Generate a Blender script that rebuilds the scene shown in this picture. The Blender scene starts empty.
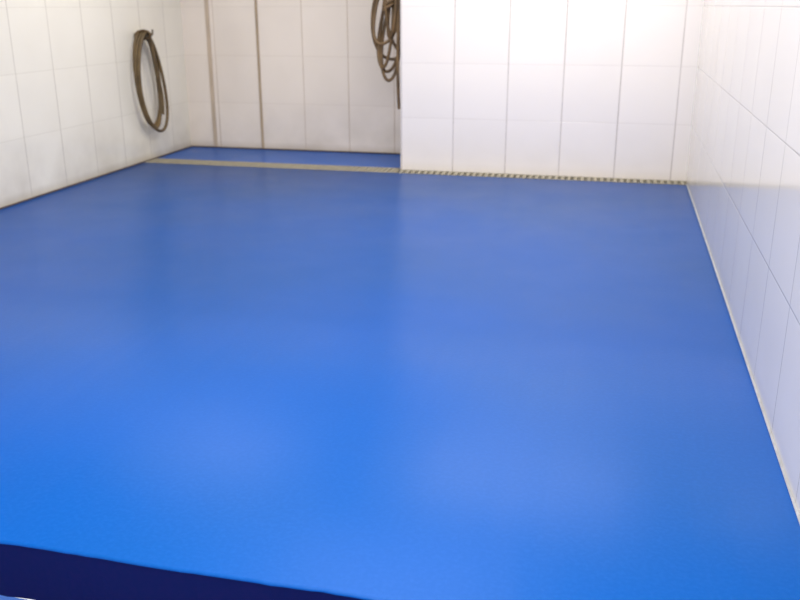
import bpy, bmesh, math, random
from mathutils import Vector, Matrix, noise as mnoise
random.seed(4)
S=bpy.context.scene
COL=S.collection
R=0.6746; L=-4.9384; D=8.78; D2=9.7346; P=-2.133; E=2.035; HC=3.1; YF=-2.6; LOW=-0.215

# ---------------- materials ----------------
def new_mat(name):
    m=bpy.data.materials.new(name); m.use_nodes=True
    nt=m.node_tree; b=nt.nodes['Principled BSDF']
    return m,nt,b
def N(nt,t,**kw):
    n=nt.nodes.new(t)
    for k,v in kw.items(): setattr(n,k,v)
    return n
def math_(nt,op,a,b=None,c=None):
    n=N(nt,'ShaderNodeMath',operation=op)
    for i,v in enumerate((a,b,c)):
        if v is None: continue
        if isinstance(v,(int,float)): n.inputs[i].default_value=v
        else: nt.links.new(v,n.inputs[i])
    return n.outputs[0]
def mix(nt,f,a,b,bt='MIX'):
    n=N(nt,'ShaderNodeMix',data_type='RGBA',blend_type=bt)
    for idx,v in ((0,f),(6,a),(7,b)):
        if isinstance(v,(int,float)): n.inputs[idx].default_value=v
        elif isinstance(v,tuple): n.inputs[idx].default_value=(*v,1)
        else: nt.links.new(v,n.inputs[idx])
    return n.outputs[2]
def maprange(nt,v,a,b,c,d):
    n=N(nt,'ShaderNodeMapRange'); nt.links.new(v,n.inputs[0])
    for i,x in enumerate((a,b,c,d)): n.inputs[i+1].default_value=x
    return n.outputs[0]
def noise(nt,scale,detail=3,vec=None):
    n=N(nt,'ShaderNodeTexNoise'); n.inputs['Scale'].default_value=scale; n.inputs['Detail'].default_value=detail
    if vec is not None: nt.links.new(vec,n.inputs['Vector'])
    return n.outputs[0]

def tile_mat(name,axis,off,base,vg,hg,rough=0.12,grime=0.5,spec=0.5,vw=0.006,wob=0.02,hs=0.3,gc=(0.42,0.36,0.26)):
    m,nt,b=new_mat(name)
    g=N(nt,'ShaderNodeNewGeometry'); sp=N(nt,'ShaderNodeSeparateXYZ'); nt.links.new(g.outputs['Position'],sp.inputs[0])
    c=sp.outputs[axis]; z=sp.outputs[2]
    T=0.53
    u=math_(nt,'DIVIDE',math_(nt,'SUBTRACT',c,off),T); v=math_(nt,'DIVIDE',z,T)
    def dist(x): return math_(nt,'MULTIPLY',math_(nt,'PINGPONG',x,0.5),T)
    du=dist(u); dv=dist(v)
    mu=maprange(nt,du,vw*0.5,vw,1,0); mv=maprange(nt,dv,0.002,0.005,1,0)
    cell=N(nt,'ShaderNodeCombineXYZ'); nt.links.new(math_(nt,'FLOOR',u),cell.inputs[0]); nt.links.new(math_(nt,'FLOOR',v),cell.inputs[1])
    wn=N(nt,'ShaderNodeTexWhiteNoise',noise_dimensions='3D'); nt.links.new(cell.outputs[0],wn.inputs['Vector'])
    tint=maprange(nt,wn.outputs[0],0,1,0.0,0.12)
    dark=tuple(x*0.72 for x in base)
    col=mix(nt,tint,base,dark)
    nz=noise(nt,2.5,6,g.outputs['Position'])
    low=maprange(nt,z,0.0,0.6,1.0,0.15)
    dirt=math_(nt,'MULTIPLY',math_(nt,'MULTIPLY',maprange(nt,nz,0.35,0.75,0.0,1.0),low),grime)
    col=mix(nt,dirt,col,gc)
    edge=math_(nt,'MULTIPLY',maprange(nt,z,0.0,0.09,1.0,0.0),grime)
    col=mix(nt,edge,col,(0.28,0.22,0.14))
    col=mix(nt,math_(nt,'MULTIPLY',mv,hs),col,hg)
    col=mix(nt,math_(nt,'MULTIPLY',mu,maprange(nt,noise(nt,1.3,3,g.outputs['Position']),0.3,0.7,0.5,1.0)),col,vg)
    nt.links.new(col,b.inputs['Base Color'])
    b.inputs['Roughness'].default_value=rough
    b.inputs['Specular IOR Level'].default_value=spec
    h=math_(nt,'SUBTRACT',1.0,math_(nt,'MAXIMUM',mu,mv))
    hh=math_(nt,'ADD',h,math_(nt,'MULTIPLY',noise(nt,3,2,g.outputs['Position']),wob*20))
    bp=N(nt,'ShaderNodeBump'); bp.inputs['Strength'].default_value=0.3; bp.inputs['Distance'].default_value=0.003
    nt.links.new(hh,bp.inputs['Height']); nt.links.new(bp.outputs[0],b.inputs['Normal'])
    return m

WHITE=(0.86,0.82,0.80); CREAM=(0.87,0.79,0.70)
m_back=tile_mat('tile_back',0,0.0,WHITE,(0.42,0.37,0.36),(0.64,0.59,0.57),grime=0.12,hs=0.4)
m_alc=tile_mat('tile_alcove',0,-4.02,CREAM,(0.50,0.39,0.28),(0.62,0.52,0.42),grime=0.42,vw=0.006,hs=0.3)
m_left=tile_mat('tile_left',1,0.3,(0.88,0.85,0.75),(0.54,0.50,0.42),(0.64,0.60,0.50),grime=0.45,hs=0.35)
m_right=tile_mat('tile_right',1,0.2,(0.75,0.72,0.68),(0.38,0.37,0.35),(0.40,0.39,0.37),rough=0.09,grime=0.12,hs=0.65,vw=0.006)

def floor_mat(name,base,alt,rough=0.31,bump=0.14,spec=0.09):
    m,nt,b=new_mat(name)
    g=N(nt,'ShaderNodeNewGeometry'); p=g.outputs['Position']
    a=noise(nt,0.5,2,p); f=noise(nt,60,4,p)
    col=mix(nt,maprange(nt,a,0.3,0.75,0,1),base,alt)
    col=mix(nt,maprange(nt,f,0.42,0.72,0,0.25),col,(base[0]+0.015,base[1]*1.4,min(1,base[2]*1.2)))
    nt.links.new(col,b.inputs['Base Color'])
    b.inputs['Specular IOR Level'].default_value=spec
    nt.links.new(maprange(nt,noise(nt,1.2,3,p),0.3,0.7,rough-0.03,rough+0.03),b.inputs['Roughness'])
    h=math_(nt,'ADD',noise(nt,70,4,p),math_(nt,'MULTIPLY',noise(nt,5,3,p),0.6))
    bp=N(nt,'ShaderNodeBump'); bp.inputs['Strength'].default_value=bump; bp.inputs['Distance'].default_value=0.002
    nt.links.new(h,bp.inputs['Height']); nt.links.new(bp.outputs[0],b.inputs['Normal'])
    return m
m_floor=floor_mat('blue_epoxy',(0.001,0.084,0.40),(0.006,0.080,0.31))
m_riser=floor_mat('riser_painted_shade',(0.001,0.004,0.065),(0.002,0.006,0.08),rough=0.6,spec=0.2)  # riser's shade painted into its colour as a darker navy
m_low=floor_mat('lower_blue_paint',(0.05,0.12,0.42),(0.07,0.18,0.5),rough=0.5)

def plain(name,c,rough=0.5,metal=0,nscale=20,var=0.75,bump=0.1):
    m,nt,b=new_mat(name)
    tc=N(nt,'ShaderNodeTexCoord'); n=noise(nt,nscale,4,tc.outputs['Object'])
    nt.links.new(mix(nt,maprange(nt,n,0.3,0.7,0,1),c,tuple(x*var for x in c)),b.inputs['Base Color'])
    b.inputs['Roughness'].default_value=rough; b.inputs['Metallic'].default_value=metal
    bp=N(nt,'ShaderNodeBump'); bp.inputs['Strength'].default_value=bump; bp.inputs['Distance'].default_value=0.002
    nt.links.new(n,bp.inputs['Height']); nt.links.new(bp.outputs[0],b.inputs['Normal'])
    return m
m_ceil=plain('ceiling_paint',(0.80,0.77,0.71),0.8,nscale=3,var=0.95)
m_seal=plain('sealant',(0.48,0.49,0.52),0.6)
m_sealb=plain('dirty_sealant',(0.12,0.09,0.08),0.7)
m_hose=plain('olive_rubber',(0.20,0.13,0.05),0.5,nscale=6,var=0.4)
m_hose2=plain('brown_rubber',(0.21,0.125,0.05),0.5,nscale=6,var=0.4)
m_steel=plain('hook_steel',(0.30,0.26,0.20),0.45,metal=0.7)
m_grate=plain('grating_plastic',(0.36,0.33,0.25),0.6,nscale=8,var=0.75)
m_chan=plain('channel_dark',(0.05,0.055,0.07),0.6)
m_house=plain('added_lamp_housing',(0.8,0.8,0.8),0.4)

# ---------------- helpers ----------------
def obj(name,bm,mats,parent=None,smooth=False):
    me=bpy.data.meshes.new(name); bm.normal_update(); bm.to_mesh(me); bm.free()
    for m in (mats if isinstance(mats,(list,tuple)) else [mats]): me.materials.append(m)
    if smooth:
        for p in me.polygons: p.use_smooth=True
    o=bpy.data.objects.new(name,me); COL.objects.link(o)
    if parent: o.parent=parent
    return o
def addbox(bm,a,b,mi=0):
    vs=[bm.verts.new((x,y,z)) for x in (a[0],b[0]) for y in (a[1],b[1]) for z in (a[2],b[2])]
    for f in ((0,1,3,2),(4,6,7,5),(0,4,5,1),(2,3,7,6),(0,2,6,4),(1,5,7,3)):
        bm.faces.new([vs[i] for i in f]).material_index=mi
def box(name,a,b,mat,parent=None,bev=0):
    bm=bmesh.new(); addbox(bm,a,b)
    if bev: bmesh.ops.bevel(bm,geom=bm.edges[:],offset=bev,segments=2,affect='EDGES')
    return obj(name,bm,mat,parent)
def empty(name):
    e=bpy.data.objects.new(name,None); COL.objects.link(e); return e

# ---------------- room shell ----------------
box('wall_left',(L-0.15,YF,LOW),(L,D2,HC),m_left)
box('wall_right',(R,YF,LOW),(R+0.15,D,HC),m_right)
box('wall_alcove',(L-0.15,D2,LOW),(P,D2+0.15,HC),m_alc)
bm=bmesh.new(); addbox(bm,(P,D,LOW),(R+0.15,D2+0.15,HC))
bmesh.ops.bevel(bm,geom=[e for e in bm.edges if all(abs(v.co.x-P)<1e-4 and abs(v.co.y-D)<1e-4 for v in e.verts)],offset=0.012,segments=3,affect='EDGES')
obj('wall_back',bm,m_back)
box('ceiling',(L-0.15,YF,HC),(R+0.15,D2+0.15,HC+0.1),m_ceil)

DR0,DR1,DR1L=D-0.20,D-0.012,D+0.07
bm=bmesh.new()
nx=140
rows=[]
for i in range(nx+1):
    x=L+(R-L)*i/nx
    w=0.008*mnoise.noise(Vector((x*2.1,0,0)))+0.006*mnoise.noise(Vector((x*13,3,0)))
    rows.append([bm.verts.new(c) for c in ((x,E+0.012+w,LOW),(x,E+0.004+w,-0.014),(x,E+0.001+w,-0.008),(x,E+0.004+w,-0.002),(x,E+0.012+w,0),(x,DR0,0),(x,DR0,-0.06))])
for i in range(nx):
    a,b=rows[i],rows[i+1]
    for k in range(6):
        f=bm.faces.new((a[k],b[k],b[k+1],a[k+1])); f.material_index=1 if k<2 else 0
        f.smooth = k<5 and k>0
addbox(bm,(L,DR1L,LOW),(P,D2,0.0),0)
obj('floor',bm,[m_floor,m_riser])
box('floor_lower',(L,YF,LOW-0.1),(R,E+0.012,LOW),m_low)

# drain
dr=empty('floor_drain')
bm=bmesh.new(); addbox(bm,(L,DR0,-0.07),(P,DR1L,-0.05)); addbox(bm,(P,DR0,-0.07),(R,DR1,-0.05))
obj('channel',bm,m_chan,dr)
bm=bmesh.new()
addbox(bm,(L,DR0,-0.02),(R,DR0+0.016,0.004))
addbox(bm,(P,DR1-0.016,-0.02),(R,DR1,0.004)); addbox(bm,(L,DR1L-0.016,-0.02),(P,DR1L,0.004))
x=L+0.02
while x<R-0.04:
    left=x<P-0.04
    wd=0.036 if left else 0.030
    addbox(bm,(x,DR0+0.014,-0.015),(x+wd,(DR1L if left else DR1)-0.014,0.005)); x+=0.050 if left else 0.062
obj('grating',bm,m_grate,dr)

box('trim_right',(R-0.008,E,0),(R,DR0,0.010),m_seal,bev=0.003)
box('trim_left',(L,E,0),(L+0.02,D2,0.012),m_sealb,bev=0.004)
box('trim_alcove',(L+0.02,D2-0.02,0),(P,D2,0.014),m_sealb,bev=0.004)
box('trim_corner',(-4.64,D2-0.012,0.014),(-4.595,D2,HC),plain('aged_strip',(0.64,0.52,0.39),0.6,nscale=3),bev=0.004)
box('trim_joint',(-4.035,D2-0.010,0.014),(-4.005,D2,HC),plain('aged_joint',(0.48,0.37,0.25),0.6,nscale=3),bev=0.003)

# ---------------- hoses ----------------
def hose(name,pts,rad,mat,parent):
    cu=bpy.data.curves.new(name,'CURVE'); cu.dimensions='3D'; cu.bevel_depth=rad; cu.bevel_resolution=4; cu.resolution_u=5; cu.use_fill_caps=True
    s=cu.splines.new('NURBS'); s.points.add(len(pts)-1); s.order_u=4; s.use_endpoint_u=True
    for i,p in enumerate(pts): s.points[i].co=(*p,1)
    tmp=bpy.data.objects.new('tmp',cu); COL.objects.link(tmp)
    bpy.context.view_layer.update()
    me=bpy.data.meshes.new_from_object(tmp.evaluated_get(bpy.context.evaluated_depsgraph_get()))
    bpy.data.objects.remove(tmp)
    me.name=name; me.materials.clear(); me.materials.append(mat)
    for p in me.polygons: p.use_smooth=True
    o=bpy.data.objects.new(name,me); COL.objects.link(o); o.parent=parent
    return o
def hook(parent,base,dirv,length=0.2,mat=m_steel):
    b=Vector(base); d=Vector(dirv); b=b+d*0.001
    pts=[b,b+d*length*0.5,b+d*length*0.9,b+d*length+Vector((0,0,0.02)),b+d*length+Vector((0,0,0.07))]
    hose('hook',[tuple(p) for p in pts],0.011,mat,parent)
    bm=bmesh.new()
    mm=Matrix.Translation(b+d*0.006)@d.to_track_quat('Z','Y').to_matrix().to_4x4()
    bmesh.ops.create_cone(bm,cap_ends=True,segments=20,radius1=0.035,radius2=0.032,depth=0.012,matrix=mm)
    obj('hook_plate',bm,mat,parent)

h1=empty('coiled_hose')
pts=[]
turns=3; n=24
zt=1.345; yc=8.67
HW=[0.30,0.19,0.29,0.25]; HH=[0.52,0.46,0.54,0.50]
for i in range(turns*n+1):
    t=i/n; k=min(int(t),turns-1); fr=t-k; a=2*math.pi*t
    hw=HW[k]+(HW[k+1]-HW[k])*fr; hh=HH[k]+(HH[k+1]-HH[k])*fr
    y=yc+hw*math.sin(a)*(1-0.10*math.cos(a))
    z=zt-hh+hh*math.cos(a)
    y+=0.12*(zt-z)+0.015*math.sin(k*2.3+a)
    xx=L+0.035+0.036*(t*0.9)+0.012*math.sin(a*2+k)
    pts.append((xx,y,z))
e=pts[-1]
pts+=[(e[0],e[1]+0.07,e[2]-0.04),(e[0],e[1]+0.10,e[2]-0.25),(e[0],e[1]+0.16,e[2]-0.50),(e[0],e[1]+0.23,e[2]-0.70),(e[0],e[1]+0.19,e[2]-0.86)]
hose('coil',pts,0.0165,m_hose,h1)
hose('tie',[(L+0.02,8.63,1.32),(L+0.10,8.62,1.375),(L+0.19,8.65,1.35),(L+0.19,8.66,1.28),(L+0.06,8.65,1.26),(L+0.02,8.63,1.30)],0.012,m_hose2,h1)
hook(h1,(L,yc,1.30),(1,0,0),0.2)

h2=empty('coiled_hose')
HX,HY,HZ=P-0.14,9.0,1.98
pts=[]
loops=[(0.16,1.04,-0.04,0.03),(0.08,0.84,0.05,-0.03),(0.23,0.92,-0.10,0.05),(0.06,0.70,0.03,-0.05),(0.12,1.13,0.01,0.06),(0.15,0.76,-0.10,-0.02),(0.10,1.00,-0.12,0.0)]
for k,(w,ln,dx,dy) in enumerate(loops):
    for i in range(14):
        a=2*math.pi*i/14
        z=HZ-ln/2+ln/2*math.cos(a)
        drop=(HZ-z)/ln
        ww=w*(0.15+1.0*drop**0.8)
        x=HX+dx*drop+ww*math.sin(a+0.45*math.sin(k*1.9))*(1 if k%2==0 else -1)+0.02*math.sin(5*drop+k*2)
        x=min(x,P-0.022)
        pts.append((x,HY+dy+0.05*math.cos(a*1.5+k),z))
pts+=[(P-0.05,HY-0.06,1.9),(P-0.05,HY-0.08,1.5),(P-0.055,HY-0.1,1.1),(P-0.05,HY-0.12,0.85),(P-0.035,HY-0.12,0.60)]
hose('coil',pts,0.016,m_hose2,h2)
pts=[]
for i in range(2*10+1):
    a=2*math.pi*i/10
    pts.append((HX-0.01+0.07*math.cos(a),HY+0.085*math.sin(a),1.66-0.04*(i/10)+0.05*math.cos(a)))
hose('wrap',pts,0.017,m_hose2,h2)
hook(h2,(P,HY,HZ-0.03),(-1,0,0),0.22)

# ---------------- lights ----------------
def added_light(x,y,power,ly=1.8,wx=1.0,col=(1,0.94,0.86)):
    e=empty('added_ceiling_light')  # unseen light and housing, added to brighten and even out the room
    box('added_housing',(x-wx/2-0.03,y-ly/2-0.03,HC-0.06),(x+wx/2+0.03,y+ly/2+0.03,HC),m_house,e,bev=0.01)
    ld=bpy.data.lights.new('added_lamp','AREA'); ld.shape='RECTANGLE'; ld.size=wx; ld.size_y=ly; ld.energy=power; ld.color=col
    lo=bpy.data.objects.new('added_lamp',ld); lo.location=(x,y,HC-0.07); COL.objects.link(lo); lo.parent=e
    return e
added_light(-0.9,0.9,150)
added_light(-1.3,4.0,95,2.4,1.8)
added_light(-0.7,7.3,88,2.4,2.2)
added_light(-3.6,7.2,50,2.4,1.4)  # added to brighten the left wall

w=bpy.data.worlds.new('World'); S.world=w; w.use_nodes=True
bg=w.node_tree.nodes['Background']; bg.inputs[0].default_value=(1.0,0.96,0.90,1); bg.inputs[1].default_value=1.4

# ---------------- camera ----------------
cam=bpy.data.cameras.new('camera'); co=bpy.data.objects.new('camera',cam); COL.objects.link(co); S.camera=co
f,pit,yaw,roll=884.07,.3217,.239,-.0023
cam.sensor_width=36; cam.lens=f*36/800; cam.clip_start=0.02
cam.dof.use_dof=True; cam.dof.focus_distance=3.4; cam.dof.aperture_fstop=3.0
cy,sy=math.cos(yaw),math.sin(yaw); cp,sp=math.cos(pit),math.sin(pit)
F=Vector((-sy*cp,cy*cp,-sp)); Rv=Vector((cy,sy,0)); U=Rv.cross(F)
c,s=math.cos(roll),math.sin(roll); R2=Rv*c+U*s; U2=-Rv*s+U*c
M=Matrix((R2,U2,-F)).transposed().to_4x4(); M.translation=(0,0,1.6)
co.matrix_world=M
S.view_settings.view_transform='Standard'; S.view_settings.look='None'
